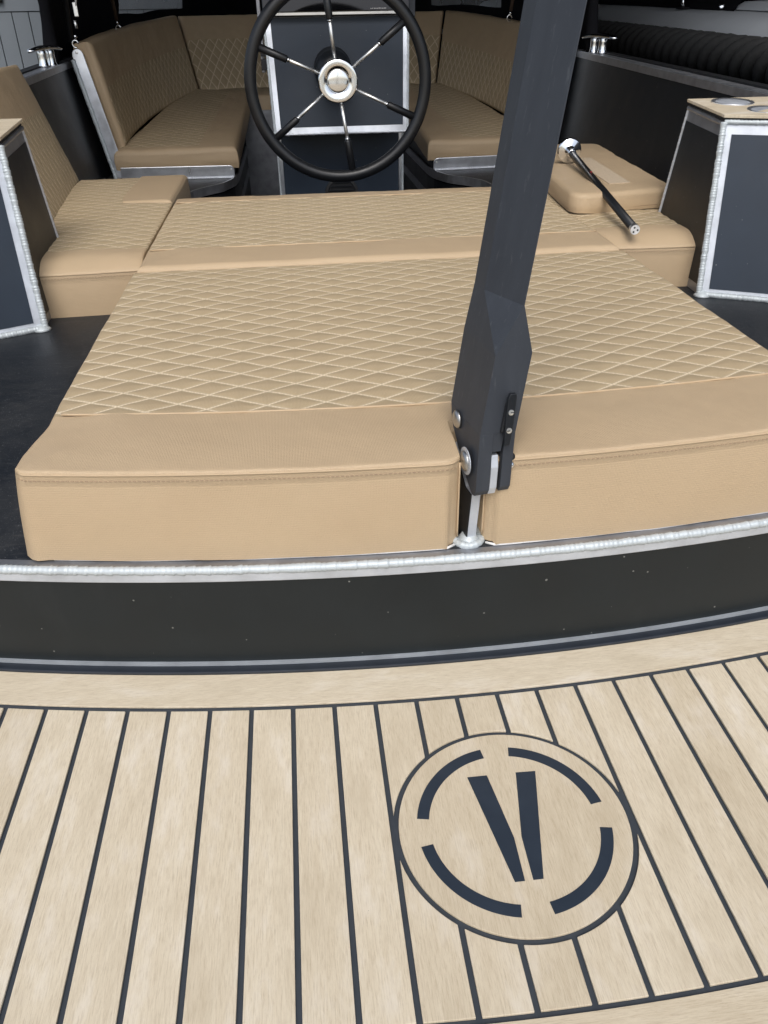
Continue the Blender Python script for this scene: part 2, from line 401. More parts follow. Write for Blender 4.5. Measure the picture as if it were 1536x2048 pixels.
# swim platform ------------------------------------------------------
plat = band(-HW, HW, .20, .7400, -.10, -.0035).build('swim_platform', M_CAULK, boat)
RC = .122; RI, RO = .1192, .1249; LCY = .4965; CW = .0028   # logo ring, half caulk width
def clip_col(xa, xb):
    """plank pieces between x=xa..xb, cut round the logo disc"""
    yl = lambda x: .3172+.18*x*x; yh = lambda x: .6776+.165*x*x
    X = frange(xa, xb, .0035); out = []
    if xb < -RO or xa > RO or (xa > .0 and xa > RO-.002) or (xb < 0 and xb < -RO+.002):
        out.append([(x, yl(x)) for x in X] + [(x, yh(x)) for x in X[::-1]]); return out
    def cir(x): return sqrt(max(0, RO*RO-x*x))
    out.append([(x, yl(x)) for x in X] + [(x, LCY-cir(x)) for x in X[::-1]])
    out.append([(x, LCY+cir(x)) for x in X] + [(x, yh(x)) for x in X[::-1]])
    return out
for i in range(-20, 19):
    xa, xb = i*.05+.025+CW, (i+1)*.05+.025-CW
    c = (xa+xb)/2
    for poly in clip_col(xa, xb):
        g = G(); g.prism(poly, -.003, random.uniform(-.0002, .0002)); g.build('plank', M_TEAK, plat, bevel=.0006)
# slivers outside the ring, where the tangent joints touch it
band(-HW, HW, .6849, .7400, -.003, 0).build('front_board', M_TEAKX, plat, bevel=.0006)
g = G(); X = xs(-HW, HW); V = []
for x in X: V += [(x, .3118+.18*x*x), (x, .235+.18*x*x)]
V3 = [(a, b, -.003) for a, b in V]+[(a, b, 0) for a, b in V]; m = len(V)
F = []
for i in range(len(X)-1):
    a, b, c, d = 2*i, 2*i+1, 2*i+3, 2*i+2
    F += [[a, b, c, d], [a+m, d+m, c+m, b+m], [a, d, d+m, a+m], [b, b+m, c+m, c]]
g.add(*fixn(V3, F)).build('aft_board', M_TEAKX, plat)
band(-HW, HW, .19, .2345, -.11, .004).build('platform_edge', M_SEAL, plat)
# logo: disc of teak with inlaid bars
def sector(r0, r1, a0, a1, z0, z1, seg=40):
    A = [radians(a0+(a1-a0)*i/seg) for i in range(seg+1)]
    return [(r1*cos(a), LCY+r1*sin(a)) for a in A] + [(r0*cos(a), LCY+r0*sin(a)) for a in A[::-1]]
disc = G().prism([(RI*cos(2*pi*i/120), LCY+RI*sin(2*pi*i/120)) for i in range(120)], -.003, .0001).build('logo_disc', M_TEAK, plat, bevel=.0005)
def rot_inset(poly): return poly
for a0, a1 in ((8.6, 79.6), (98, 169.6), (188.6, 260), (278, 350.4)):
    G().prism(sector(.0876, .1002, a0, a1, 0, 0), .0001, .0005).build('logo_arc', M_INLAY, plat, bevel=.0003)
for sgn in (-1, 1):
    poly = [(.0122, .0634), (.0340, .0630), (.0128, -.0634), (.0032, -.0634), (.0017, -.0157)]
    if sgn == -1: poly = [(-.0362, .0634), (-.0142, .0634), (-.0037, -.0157), (-.0050, -.0634), (-.0150, -.0634)]
    else: poly = [(.0402, .0626), (.0182, .0632), (.0040, -.0157), (.0031, -.0634), (.0133, -.0634)]
    G().prism([(x, LCY+y) for x, y in poly], .0001, .0005).build('logo_bar', M_INLAY, plat, bevel=.0004)
# transom ------------------------------------------------------------
tr = band(-HW, HW, A0, A0+.02, -.003, .1366).build('transom_panel', M_BLACK, boat)
band(-HW, HW, A0-.0165, A0-.001, -.002, .0035).build('rubber_seal', M_SEAL, boat, bevel=.0015)
band(-HW, HW, A0-.0042, A0-.0002, .0036, .0078).build('foot_strip', M_ALUM, boat)
band(-HW, HW, A0-.0022, A0+.02, .1368, .1530).build('rim_strip', M_ALU, boat, bevel=.0015)
band(-HW, HW, A0-.0005, A0+.024, .1531, .1545).build('rim_plate', M_ALUD, boat)
bead([(x, arc(x, A0+.0008), .1528) for x in xs(-HW, HW, .01)], .0056, .0062, 'rim_weld', boat, seed=2)
# deck ---------------------------------------------------------------
def well(x0): pass
CONT = [(.5811, 3.0975), (.5647, 3.22), (.5217, 3.2918), (.4568, 3.3622), (.4163, 3.4751), (.4060, 3.60)]
DX = frange(-.965, .965, .03)
poly = [(x, arc(x, A0+.0185)) for x in DX] + [(.96, 1.3), (.945, 3.0), (.93, 4.5), (.40, 4.5), (.4060, 3.60)] + [(a, b) for a, b in CONT[:-1][::-1]] + [(.58, 2.42), (-.58, 2.42)] + [(-a, b) for a, b in CONT] + [(-.40, 4.5), (-.93, 4.5), (-.945, 3.0), (-.96, 1.3)]
G().prism(poly, .140, .1552).build('deck', M_DECK, boat)
# well walls
for s in (-1, 1):
    C = [Vector((s*.585, 2.42, 0))] + [Vector((s*a, b, 0)) for a, b in CONT] + [Vector((s*.40, 4.4, 0))]
    C = resample(C, .03)
    for nm, z0, z1, mt, o in (('well_edge_strip', .124, .1555, M_ALUD, .004), ('well_wall', -.25, .1175, M_PANEL, 0), ('well_trim', .02, .055, M_ALUD, .003)):
        V = []; F = []
        for i, p in enumerate(C):
            t = (C[min(i+1, len(C)-1)]-C[max(i-1, 0)]).normalized(); nn = Vector((-t.y, t.x, 0))*(1 if s > 0 else -1)
            for off, z in ((0, z0), (o+.002, z0), (o+.002, z1), (0, z1)): V.append(p + nn*off + Zv*z)
        for i in range(len(C)-1):
            a, b = i*4, i*4+4; F += [[a+q, b+q, b+(q+1) % 4, a+(q+1) % 4] for q in range(4)]
        G().add(*fixn(V, F)).build(nm, mt, boat, smooth=False)
G().box(-.62, .62, 2.42, 5.6, -.27, -.25).build('cockpit_sole', M_SOLE, boat)
G().box(-.58, .58, 2.40, 2.42, -.25, .139).build('well_bulkhead', M_PANEL, boat)
# bulwarks, gunwales -------------------------------------------------
def gz(y): return .505 + .030*(y-2.05)
YB = [1.02, 1.6, 2.05, 2.5, 3.0, 3.5, 4.0, 4.6, 5.2, 5.8]
XB = [0, 0, 0, 0, 0, 0, -.01, -.08, -.20, -.42]
for s in (-1, 1):
    V = []; n = len(YB)
    for y, dx in zip(YB, XB): V += [(s*(.935+dx), y, .14), (s*(1.0+dx), y, gz(y)), (s*(1.006+dx), y, gz(y)), (s*(.941+dx), y, .14)]
    F = [[i*4+k, i*4+4+k, i*4+4+(k+1) % 4, i*4+(k+1) % 4] for i in range(n-1) for k in range(4)]
    G().add(*fixn(V, F)).build('bulwark', M_PANEL, boat)
    for nm, a, b, z0, z1, mt in (('gunwale_strip', -.002, .008, .0005, .021, M_ALUD), ('gunwale_cap', .0085, .050, .012, .021, M_ALUD), ('gunwale_rubber', .051, .085, -.03, .026, M_RUBBER)):  # strip and cap take the darker metal colour to stand for shade
        V = []
        for y, dx in zip(YB, XB): V += [(s*(1+dx+a), y, gz(y)+z0), (s*(1+dx+b), y, gz(y)+z0), (s*(1+dx+b), y, gz(y)+z1), (s*(1+dx+a), y, gz(y)+z1)]
        F = [[i*4+k, i*4+4+k, i*4+4+(k+1) % 4, i*4+(k+1) % 4] for i in range(n-1) for k in range(4)] + [[0, 1, 2, 3]]
        G().add(*fixn(V, F)).build(nm, mt, boat)
    bead([(s*(1.004), y, gz(y)+.0205) for y in frange(1.3, 3.6, .05)], .0030, .011, 'gunwale_weld', boat, M_ALUB, seed=5)
    bead([(s*.945, y, .158) for y in frange(2.7, 3.55, .05)], .009, .008, 'deck_weld', boat, M_ALUD, seed=6)
# outer hull
V = []; n = len(YB)+1
YH = [.95]+YB+[6.3]; XH = [0]+XB+[-.95]
for y, dx in zip(YH, XH):
    for s in (-1, 1): V += [(s*(1.03+dx+.03), y, gz(max(y, 1))+.0), (s*(.97+dx*.9), y, -.6)]
F = []
for i in range(len(YH)-1):
    a = i*4; F += [[a, a+1, a+5, a+4], [a+2, a+6, a+7, a+3]]
F += [[0, 2, 3, 1]]
hull = mesh('hull', [Vector(v) for v in V], F[:-1], M_BLACK, boat)
# quarter panels closing the stern corners (rim end to gunwale, outboard of the boxes)
for s in (-1, 1):
    G().hexa([(s*.975, .92, -.1), (s*1.03, .95, -.1), (s*1.03, 1.8, -.1), (s*.975, 1.8, -.1)], [(s*.975, .92, .16), (s*1.03, .95, .16), (s*1.05, 1.8, .49), (s*1.0, 1.8, .49)]).build('quarter_panel', M_BLACK, boat)
# upright end plates of the bulwark and fiddle rails ------------------
for s in (-1, 1):
    a = Vector((s*.868, 3.54, .160)); b = Vector((s*.962, 3.575, .615)); d = (b-a).normalized(); w = Vector((s, 0, 0)); w = (w-d*w.dot(d)).normalized()
    hw = .021; pts = [a-w*hw, a+w*hw, b+w*hw - d*.02]
    for q in range(7):
        an = pi*q/6; pts.append(b - d*.02 + w*hw*cos(an) + d*hw*sin(an))
    pts.append(b-w*hw-d*.02)
    nrm = w.cross(d); nrm = nrm if nrm.y < 0 else -nrm
    G().slab(pts, -nrm, .010).build('upright_plate', M_ALUB, boat, bevel=.002)
    bead([a+w*hw*1.1+nrm*.003, b+w*hw*1.1+nrm*.003-d*.03], .0085, .011, 'upright_weld', boat, seed=8)
    G().lathe(b-d*.012+nrm*.001, nrm, [(.0045, 0), (.0045, .002), (.002, .003)], 12).build('screw', M_STEEL, boat)
    # fiddle rail
    y0 = 3.475; zt = .203
    pts = [Vector((s*.862, y0+.03, .158)), Vector((s*.862, y0+.03, zt))]
    xe = .408
    pts.append(Vector((s*(xe+.02), y0, zt)))
    for q in range(1, 7): an = pi/2*q/6; pts.append(Vector((s*(xe+.02-.02*sin(an)), y0, zt-.02+.02*cos(an))))
    pts.append(Vector((s*xe, y0, .158)))
    G().slab(pts, (0, 1, .1), .008).build('fiddle_rail', M_ALUB, boat, bevel=.0015)
    bead([(s*.86, y0+.028, .158), (s*(xe+.005), y0-.003, .158)], .0045, .008, 'rail_weld', boat, M_ALU, seed=9)
    G().lathe((s*(xe+.013), y0-.001, zt-.016), (0, -1, 0), [(.004, 0), (.004, .0015), (.001, .002)], 12).build('screw', M_STEEL, boat)
# seat bases forward
for s in (-1, 1):
    G().hexa([(s*.415, 3.55, -.25), (s*.90, 3.55, -.25), (s*.80, 4.9, -.25), (s*.40, 4.9, -.25)], [(s*.415, 3.55, .19), (s*.90, 3.55, .19), (s*.80, 4.9, .32), (s*.41, 4.9, .32)]).build('seat_base', M_PANEL, boat)
G().box(-.399, .399, 4.45, 4.9, -.25, .31).build('seat_base', M_ALUD, boat)

# ================================================================== STERN BOXES
def pod(s, label):
    root = thing('stern_box', label, 'storage box', 'stern boxes with cup holders')
    A, C = (.7245, 1.688), (.742, 2.03); dx, dy = .885, -.466
    A1, C1 = (.7475, 1.770), (.7565, 1.965)
    B = (A[0]+.27*dx, A[1]+.27*dy); B1 = (A1[0]+.25*dx, A1[1]+.25*dy)
    zA, zC = .5035, .5165; zB0 = .156
    bot = [(A[0], A[1], zB0), (B[0], B[1], zB0), (.97, 2.03, zB0), (C[0], C[1], zB0)]
    top = [(A1[0], A1[1], zA), (B1[0], B1[1], zA), (.985, 1.965, zC), (C1[0], C1[1], zC)]
    X = lambda p: Vector((s*p[0], p[1], p[2]))
    bot = [X(p) for p in bot]; top = [X(p) for p in top]
    G().hexa(bot, top).build('body', M_ALU, root)
    cen = sum(bot+top, Vector())/8
    def face(quad, ins, nm, mt, t=.0012):   # inset panel
        a, b, c, d = quad; n = (b-a).cross(d-a).normalized()
        if n.dot(a-cen) < 0: n = -n
        def lp(u, v): return a.lerp(b, u).lerp(d.lerp(c, u), v)
        W, H = (b-a).length, (d-a).length; l, r_, bt, tp = ins
        q = [lp(l/W, bt/H), lp(1-r_/W, bt/H), lp(1-r_/W, 1-tp/H), lp(l/W, 1-tp/H)]
        G().slab([p+n*.0002 for p in q], n, t).build(nm, mt, root)
        return n
    na = face([bot[0], bot[1], top[1], top[0]], (.019, .02, .016, .024), 'aft_panel', M_PANELB)
    ni = face([bot[0], bot[3], top[3], top[0]], (.013, .009, .02, .030), 'side_panel', M_PANEL)
    # darker side frame: thin sheet on the side face between body and panel
    a, b, c, d = bot[0], bot[3], top[3], top[0]
    G().slab([p+ni*.0001 for p in (a.lerp(b, .03), b, c, d.lerp(c, .04))], ni, .0001).build('side_frame', M_ALUD, root)
    e = .0035
    bead([bot[0]+Zv*.004+(na+ni)*.002, top[0]+(na+ni)*.001], .0070, .0056, 'corner_weld', root, seed=11)
    bead([bot[0]+na*.004+Zv*.003, bot[1]+na*.004+Zv*.003], .0066, .0056, 'base_weld', root, seed=12)
    bead([top[0]+na*.001, top[1]+na*.001], .0055, .0075, 'top_weld', root, seed=13)
    bead([bot[3]+ni*.001, top[3]+ni*.0005], .0040, .007, 'rear_weld', root, M_ALU, seed=14)
    bead([top[0]+ni*.001-Zv*.004, top[3]+ni*.001-Zv*.004], .0050, .011, 'side_weld', root, M_ALUD, seed=15)
    # foot of the corner: melted blob
    G().lathe(bot[0]+Vector((s*.004, -.004, 0)), Zv, [(.019, 0), (.016, .004), (.011, .008), (.006, .011), (.001, .012)], 18).build('weld_foot', M_WELD, root, smooth=True)
    # black gasket and wooden top
    def ring(o, dz): 
        P = []
        for p, (ox, oy) in zip(top, ((-1, -1), (1, -1), (1, 1), (-1, 1))): P.append(p+Vector((s*ox*o, oy*o, dz)))
        return P
    G().hexa(ring(.002, .002), ring(.002, .008)).build('gasket', M_RUBBER, root)
    tp = G().hexa(ring(.006, .0082), ring(.006, .0145)).build('wooden_top', M_TEAKX, root, bevel=.001)
    sl = Vector((0, (top[3]-top[0]).y, zC-zA)).normalized(); nt_ = Vector((1, 0, 0)).cross(sl).normalized()
    for hx, hy in ((.828, 1.905), (.858, 1.795)):
        z = zA+.0148+(hy-1.77)/.195*(zC-zA)
        G().lathe((s*hx, hy, z), nt_, [(.046, -.001), (.0465, .0018), (.0455, .0028), (.0400, .0020), (.0385, -.0), (.036, .0005), (.02, .0008), (.0, .0008)], 40).build('cup_holder', M_ALUB, root, smooth=True)
        G().lathe((s*hx, hy, z), nt_, [(.0385, .0006), (.037, .0012), (.0, .0013)], 40)  .build('cup_well', M_ALU, root, smooth=True)
    return root
pod(1, 'black panelled aluminium box with two cup holders in its top, right of the post')
pod(-1, 'black panelled aluminium box at the left edge beside the tan backrest')

# ================================================================== CUSHIONS
# front sun pad with a notch for the post
pad = thing('sun_pad', 'large quilted tan sun pad lying nearest the stern rim', 'cushion', 'tan boat cushions')
XN0, XN1 = -.0095, .0215
def pad_y0(x):
    y = A0+.0215+.165*x*x
    if XN0 < x < XN1: return y+.075
    for e, sg in ((XN0, -1), (XN1, 1)):
        d = (x-e)*sg
        if 0 <= d < .018: y += .011*(1-d/.018)**2
    for e in (-.521, .521):
        d = .521-abs(x)
        if d < .012: y += .005*(1-d/.012)**2
    return y
us = edged(-.521, XN0, .0042) + [XN0+.0002] + [XN0+.006, XN0+.012, XN1-.006] + [XN1-.0002] + edged(XN1, .521, .0042)
vs = edged(0, 1, 1)  # placeholder
vs = [0, .0006, .002, .0045, .008, .012] + frange(.016, .150, .0075) + frange(.155, .852, .0042)[0:] + [.858, .862, .866]
PV1 = vs[-1]
def padP(u, v):
    y0 = pad_y0(u); yb = A0+.0215+.165*u*u; y1 = 1.645
    t = v/PV1
    # far from the front edge follow straight rows; near it follow the arc
    rowy = lambda vv: yb + (y1-yb)*vv/PV1
    y = rowy(v) if v >= .10 else y0 + (rowy(.10)-y0)*v/.10
    w = .0
    tap = .0035*max(0, 1-abs(v-.13)/.07)   # waist where the quilting pulls the sides in
    x = u*(1-.019*min(1, max(0, (v-.04)/.09)))
    x *= 1 - tap
    zs = .0
    return (x, y, .2765)
def padQ(u, v): return v > .150 + .0*u
Vp, ring, nu, nv = cushion(pad, padP, (0, 0, 1), .2765-.1575, us, vs, padQ, r=.0035, crown=.004, bulge=.002, wob=.002, uvo=(.008, .0), world=True, under=-.0042)
# top seam, stitches, white lining
def rimpath(x0, x1, dy, z, st=.01): return [(x, pad_y0(x)+dy, z) for x in frange(x0, x1, st)]
for x0, x1 in ((-.518, XN0-.001), (XN1+.001, .518)):
    G().tube(rimpath(x0, x1, -.0002, .2722, .008), .0013, 6).build('seam_piping', M_VIN, pad, smooth=True)
    stitches(pad, rimpath(x0, x1, 0, .2660), (0, -.0028, 0), 0, .0055)
for x in (XN0, XN1):
    sg = 1 if x in (XN1,) else (-1 if x == XN0 else (1 if x < 0 else -1))
    y = pad_y0(x-.0001 if x in (XN0, -.515) else x+.0001)
    y = pad_y0(x+sg*.0005) if abs(x) > .3 else pad_y0(x + (-.0005 if x == XN0 else .0005))
    G().tube([(x, y-.001, z) for z in frange(.165, .268, .01)], .0013, 6).build('seam_piping', M_VIN, pad, smooth=True)
lin = G()
X = frange(-.50, XN0-.004, .01)
for x0, x1 in ((-.50, XN0-.004), (XN1+.004, .50)):
    X = frange(x0, x1, .01); lin.tube([(x, pad_y0(x)-.0028, .1566+.0010*noise.noise(Vector((x*14, 1, 2)))) for x in X], .0017, 6)
lin.build('white_lining', M_LINING, pad, smooth=True)
# seam between band and quilting
G().tube([padP(u, .150)[:2]+(.2803,) for u in frange(-.508, .508, .01)], .0017, 6).build('band_seam', M_VIN, pad, smooth=True)

# middle pad
mp_ = thing('back_pad', 'quilted tan pad between the two side benches, below the wheel', 'cushion', 'tan boat cushions')
W2 = .506
us2 = edged(-W2, W2, .0055); vs2 = edged(0, .715, .0055)
cushion(mp_, lambda u, v: (u, 1.650+v, .2845), (0, 0, 1), .125, us2, vs2, lambda u, v: .125 < v < .635 and abs(u) < W2-.004, r=.013, crown=.004, uvo=(.31, .012), wob=.002, world=True)
for yy in (.125, .635): G().tube([(u, 1.650+yy, .2878) for u in frange(-.495, .495, .02)], .0016, 6).build('band_seam', M_VIN, mp_, smooth=True)
G().tube([(u, 1.6495, .2745) for u in frange(-.50, .50, .02)], .0016, 6).build('seam_piping', M_VIN, mp_, smooth=True)
stitches(mp_, [(-.50, 1.6475, .2700), (.50, 1.6475, .2700)], (0, -.002, 0), 0)

# side benches
def bench(s, label):
    root = thing('bench_cushion', label, 'cushion', 'tan boat cushions')
    xi, y0, y1 = .517, 1.772, 2.80
    def P(u, v):
        t = v/1.028; xo = .752 + .105*min(1, max(0, (v-.2)/.5))
        uu = u/.235
        return (s*(xi+(xo-xi)*uu), y0+v-.012*uu*(1-t), .2700+.004*t-.022*(1-min(1, v/.07))**2)
    us = edged(0, .235, .0055); vs = edged(0, 1.028, .0055)
    n = (0, 0, 1)
    if s < 0: q = lambda u, v: v > .10 and not (u < .10 and v > .60) 
    else: q = lambda u, v: v > .10
    def quilt(u, v): return q(u, v)
    # keep orientation right handed
    if s > 0: cushion(root, P, n, .113, us, vs, quilt, r=.005, crown=.004, bulge=.002, uvo=(.02, .0), wob=.002, world=True)
    else: cushion(root, lambda u, v: P(-u, v), n, .113, [-x for x in us[::-1]], vs, lambda u, v: quilt(-u, v), r=.005, crown=.004, bulge=.002, uvo=(.02, .0), wob=.002, world=True)
    pa, pb = Vector(P(.006, .0)), Vector(P(.229, .0))
    pa.z = pb.z = .2440
    stitches(root, [pa-Zv*.004, pb-Zv*.004], (0, -.0034, 0), 0, .0065, .004, .0007)
    G().tube([pa+Vector((0, -.0002, .0022)), pb+Vector((0, -.0002, .0022))], .0010, 6).build('seam_piping', M_VIN, root, smooth=True)
    if s < 0:
        V = []; P0 = P
        rr = thing  # raised plain block in the forward inner corner
        cu = edged(-.105, -.001, .01); cv = edged(0, .42, .012)
        blk = bpy.data.objects.new('plain_block', None)
        g = G()
        def Pb(u, v): p = P(-u, .605+v); return (p[0], p[1], .2805)
        nu, nv = len(cu), len(cv); VV = []
        for v in cv:
            for u in cu:
                d = min(u-cu[0], cu[-1]-u, v-cv[0], cv[-1]-v); h = -.012+sqrt(max(0, .012**2-(.012-d)**2)) if d < .012 else 0
                VV.append(Vector(Pb(u, v))+Zv*h)
        FF = [[j*nu+i, j*nu+i+1, (j+1)*nu+i+1, (j+1)*nu+i] for j in range(nv-1) for i in range(nu-1)]
        mesh('plain_block', VV, FF, M_VIN, root, True, uv=[(v.x, v.y) for v in VV])
    return root
bench(-1, 'left side bench cushion, quilted, with a plain tan block at its far end')
bench(1, 'right side bench cushion, quilted, under the loose cushion and black rod')

# left bench backrest
br = thing('bench_backrest', 'quilted tan backrest at the left edge beside the black bulwark', 'cushion', 'tan boat cushions')
a0, a1 = Vector((-.783, 2.06, .262)), Vector((-.862, 2.82, .262))      # bottom aft, bottom forward
b0, b1 = Vector((-.955, 2.02, .600)), Vector((-1.000, 2.915, .600))
LU = .80; LV = .385
def brP(u, v):
    p = a0.lerp(a1, u/LU); q = b0.lerp(b1, u/LU); return p.lerp(q, v/LV)
nb = (a1-a0).cross(b0-a0).normalized(); nb = nb if nb.x > 0 else -nb
cushion(br, lambda u, v: brP(LU-u, v), nb, .055, edged(0, LU, .006), edged(0, LV, .006), lambda u, v: v < .235 and u > .012, r=.014, crown=.004, flipq=True, uvo=(.0, .02), wob=.002)

# right loose cushion, lying flat
lc = thing('loose_cushion', 'plain tan cushion lying flat on the right bench with a pale hook and loop strip', 'cushion', 'tan boat cushions')
q00, q10, q11, q01 = Vector((.512, 2.000)), Vector((.800, 2.052)), Vector((.872, 2.86)), Vector((.585, 2.88))
LU, LV = .285, .83
def lcP(u, v):
    a, b = u/LU, v/LV; du = min(u, LU-u); dv = min(v, LV-v)
    p = q00.lerp(q10, a).lerp(q01.lerp(q11, a), b)
    R = .05; 
    if du < R and dv < R:
        ex, ey = (R-du)/R, (R-dv)/R; k_ = max(ex, ey); L = sqrt(ex*ex+ey*ey); sc = k_/L if L > 0 else 1
        cu = R if u < LU/2 else LU-R; cv = R if v < LV/2 else LV-R
        uu = cu + (u-cu)*sc; vv = cv+(v-cv)*sc
        a, b = uu/LU, vv/LV; p = q00.lerp(q10, a).lerp(q01.lerp(q11, a), b)
    return (p.x, p.y, .3220)
cushion(lc, lcP, (0, 0, 1), .046, edged(0, LU, .010), edged(0, LV, .012), None, r=.012, crown=.004, wob=.003, uvo=(.5, .3), bulge=.003)
vq = [(.640, 2.105), (.700, 2.112), (.735, 2.53), (.672, 2.53)]
G().prism(vq, .3250, .3275).build('hook_and_loop_strip', M_VELCRO, lc)
G().tube([lcP(u, .0)[:2]+(.284,) for u in frange(.03, .255, .02)], .0013, 6).build('seam_piping', M_THREAD, lc)

# forward sofa -------------------------------------------------------
def quadcush(name, label, A, B, C, D, LU, LV, T, quilt, step=.009, flipq=False, r=.02, crown=.006, uvo=(0, 0), inward=None, curve=0, cdir=(0, 1, 0)):
    root = thing(name, label, 'cushion', 'tan boat cushions'); A, B, C, D = map(Vector, (A, B, C, D))
    n = (B-A).cross(D-A).normalized()
    if n.dot(Vector(inward)) < 0: n = -n; flip = True
    else: flip = False
    def P(u, v):
        a, b = u/LU, v/LV; p = A.lerp(B, a).lerp(D.lerp(C, a), b)
        if curve: p = p + Vector(cdir)*curve*4*a*(1-a)
        return p
    e = [x for x in edged(0, LU, step)]
    if flip: cushion(root, lambda u, v: P(LU-u, v), n, T, e, edged(0, LV, step), (lambda u, v: quilt(LU-u, v)), r=r, crown=crown, flipq=flipq, uvo=uvo, wob=.003)
    else: cushion(root, P, n, T, e, edged(0, LV, step), quilt, r=r, crown=crown, flipq=flipq, uvo=uvo, wob=.003)
    return root
for s, lab, lab2 in ((-1, 'tan sofa seat cushion behind the aluminium rail, left of the wheel', 'tan sofa backrest with its end beside the aluminium upright, left of the wheel'), (1, 'tan sofa seat cushion behind the aluminium rail, right of the wheel', 'tan sofa backrest between the wheel and the post, right side')):
    quadcush('sofa_seat', lab, (s*.392, 3.515, .262), (s*.885, 3.535, .258), (s*.70, 4.78, .395), (s*.36, 4.60, .385), .50, 1.20, .075, lambda u, v: .165-.02*v < u and v > .045, inward=(0, 0, 1), uvo=(.1, .0))
    quadcush('sofa_backrest', lab2, (s*.842, 3.60, .262), (s*.622, 4.72, .388), (s*.728, 5.10, .722), (s*.902, 3.585, .640), 1.15, .40, .075, lambda u, v: v < .235 and .01 < u, inward=(-s, 0, 0), flipq=True, uvo=(.03, .05), curve=.052, cdir=(s, 0, 0))
quadcush('sofa_seat', 'tan sofa seat cushion across the bow, mostly behind the steering console', (-.355, 4.47, .375), (.355, 4.47, .375), (.60, 4.85, .385), (-.60, 4.85, .385), .9, .42, .075, lambda u, v: v > .1, inward=(0, 0, 1), uvo=(.2, .0))
quadcush('sofa_backrest', 'tan sofa backrest across the bow, behind the steering wheel', (-.622, 4.722, .388), (.622, 4.722, .388), (.728, 5.102, .726), (-.728, 5.102, .726), 1.3, .42, .08, lambda u, v: v < .27, inward=(0, -1, 0), flipq=True, uvo=(.0, .0), curve=.20)

# ================================================================== STEERING CONSOLE
con = thing('steering_console', 'black steering console with bright welded aluminium edges behind the wheel', 'console')
G().hexa([(-.222, 2.925, .374), (.222, 2.925, .374), (.225, 3.35, .374), (-.225, 3.35, .374)], [(-.231, 2.978, .705), (.231, 2.978, .705), (.231, 3.30, .705), (-.231, 3.30, .705)]).build('body', M_ALUD, con)
G().hexa([(-.222, 3.085, -.249), (.222, 3.085, -.249), (.222, 3.33, -.249), (-.222, 3.33, -.249)], [(-.226, 3.085, .373), (.226, 3.085, .373), (.226, 3.33, .373), (-.226, 3.33, .373)]).build('pedestal', M_ALUD, con)
nu_ = Vector((0, -(.705-.374), (2.978-2.925))).normalized()
def cp(x, z, o=0): t = (z-.374)/.331; return Vector((x*(1+.0405*t), 2.925+.053*t, z))+nu_*o
def strip(x0, x1, z0, z1, nm, mt, o=.0005, t=.003): return G().slab([cp(x0, z0, o), cp(x1, z0, o), cp(x1, z1, o), cp(x0, z1, o)], nu_, t).build(nm, mt, con)
strip(-.203, .207, .392, .704, 'front_panel', M_PANELB, .0003, .002)
strip(-.222, -.2035, .374, .70, 'frame_strip', M_ALUB, .0002, .0045); strip(.2075, .222, .374, .70, 'frame_strip', M_ALUB, .0002, .0045); strip(-.2033, .2073, .374, .3915, 'frame_strip', M_ALUB, .0002, .0045)
bead([cp(-.223, .372, .002), cp(-.223, .70, .002)], .0050, .0085, 'frame_weld', con, seed=20)
bead([cp(.223, .372, .002), cp(.223, .70, .002)], .0050, .0085, 'frame_weld', con, seed=21)
bead([cp(-.222, .372, .001), cp(.222, .372, .001)], .0045, .012, 'frame_weld', con, M_ALU, seed=22)
G().box(-.207, .212, 3.080, 3.0845, -.248, .372).build('lower_panel', M_PANELB, con)
G().box(-.222, -.2075, 3.078, 3.0845, -.248, .372).build('frame_strip', M_ALUB, con); G().box(.2125, .2255, 3.078, 3.0845, -.248, .372).build('frame_strip', M_ALUB, con)
bead([(-.2225, 3.080, -.2), (-.2225, 3.080, .37)], .0042, .0085, 'frame_weld', con, seed=23); bead([(.226, 3.080, -.2), (.226, 3.080, .37)], .0042, .0085, 'frame_weld', con, seed=24)
# vent in the lower panel
g = G(); g.lathe((0, 3.0795, .150), (0, -1, 0), [(.062, 0), (.062, .004), (.052, .006), (.050, .001), (0, .001)], 40); g.build('vent_ring', M_RUBBER, con, smooth=False)
for z in (.135, .149, .163, .177, .191): 
    w = sqrt(max(0, .048**2-(z-.150)**2)); G().box(-w, w, 3.0735, 3.0782, z-.0022, z+.0022).build('vent_slat', M_PANEL, con)
# dash top: black screen with an olive lower edge
G().hexa([(-.233, 2.945, .7175), (.233, 2.945, .7175), (.233, 3.28, .7175), (-.233, 3.28, .7175)], [(-.235, 2.985, .93), (.235, 2.985, .93), (.235, 3.25, .93), (-.235, 3.25, .93)]).build('dash_screen', M_GLASSB, con, bevel=.003)
G().box(-.233, .233, 2.947, 3.25, .7102, .7172).build('dash_edge', M_STEEL, con)
G().box(-.228, .228, 2.975, 3.25, .7055, .7100).build('dash_gap', M_RUBBER, con)
for i in range(10):      # the unreadable row of small print
    x = .108+i*.0052; G().box(x, x+.0030, 2.9445, 2.9462, .7235, .7262).build('screen_print', M_PRINT, con)
G().box(.180, .1835, 2.9445, 2.9462, .7225, .7265).build('screen_print', M_PRINT, con); G().box(-.022, -.016, 2.9445, 2.9462, .7225, .7240).build('screen_print', M_PRINT, con); G().box(-.021, -.017, 2.9445, 2.9462, .7250, .7262).build('screen_print', M_PRINT, con)
for x0, x1 in ((-.252, -.240), (.238, .262)): G().box(x0, x1, 3.02, 3.06, .55 if x0 < 0 else .70, 1.0).build('screen_support', M_ALUD if x0 < 0 else M_POST, con, bevel=.002)
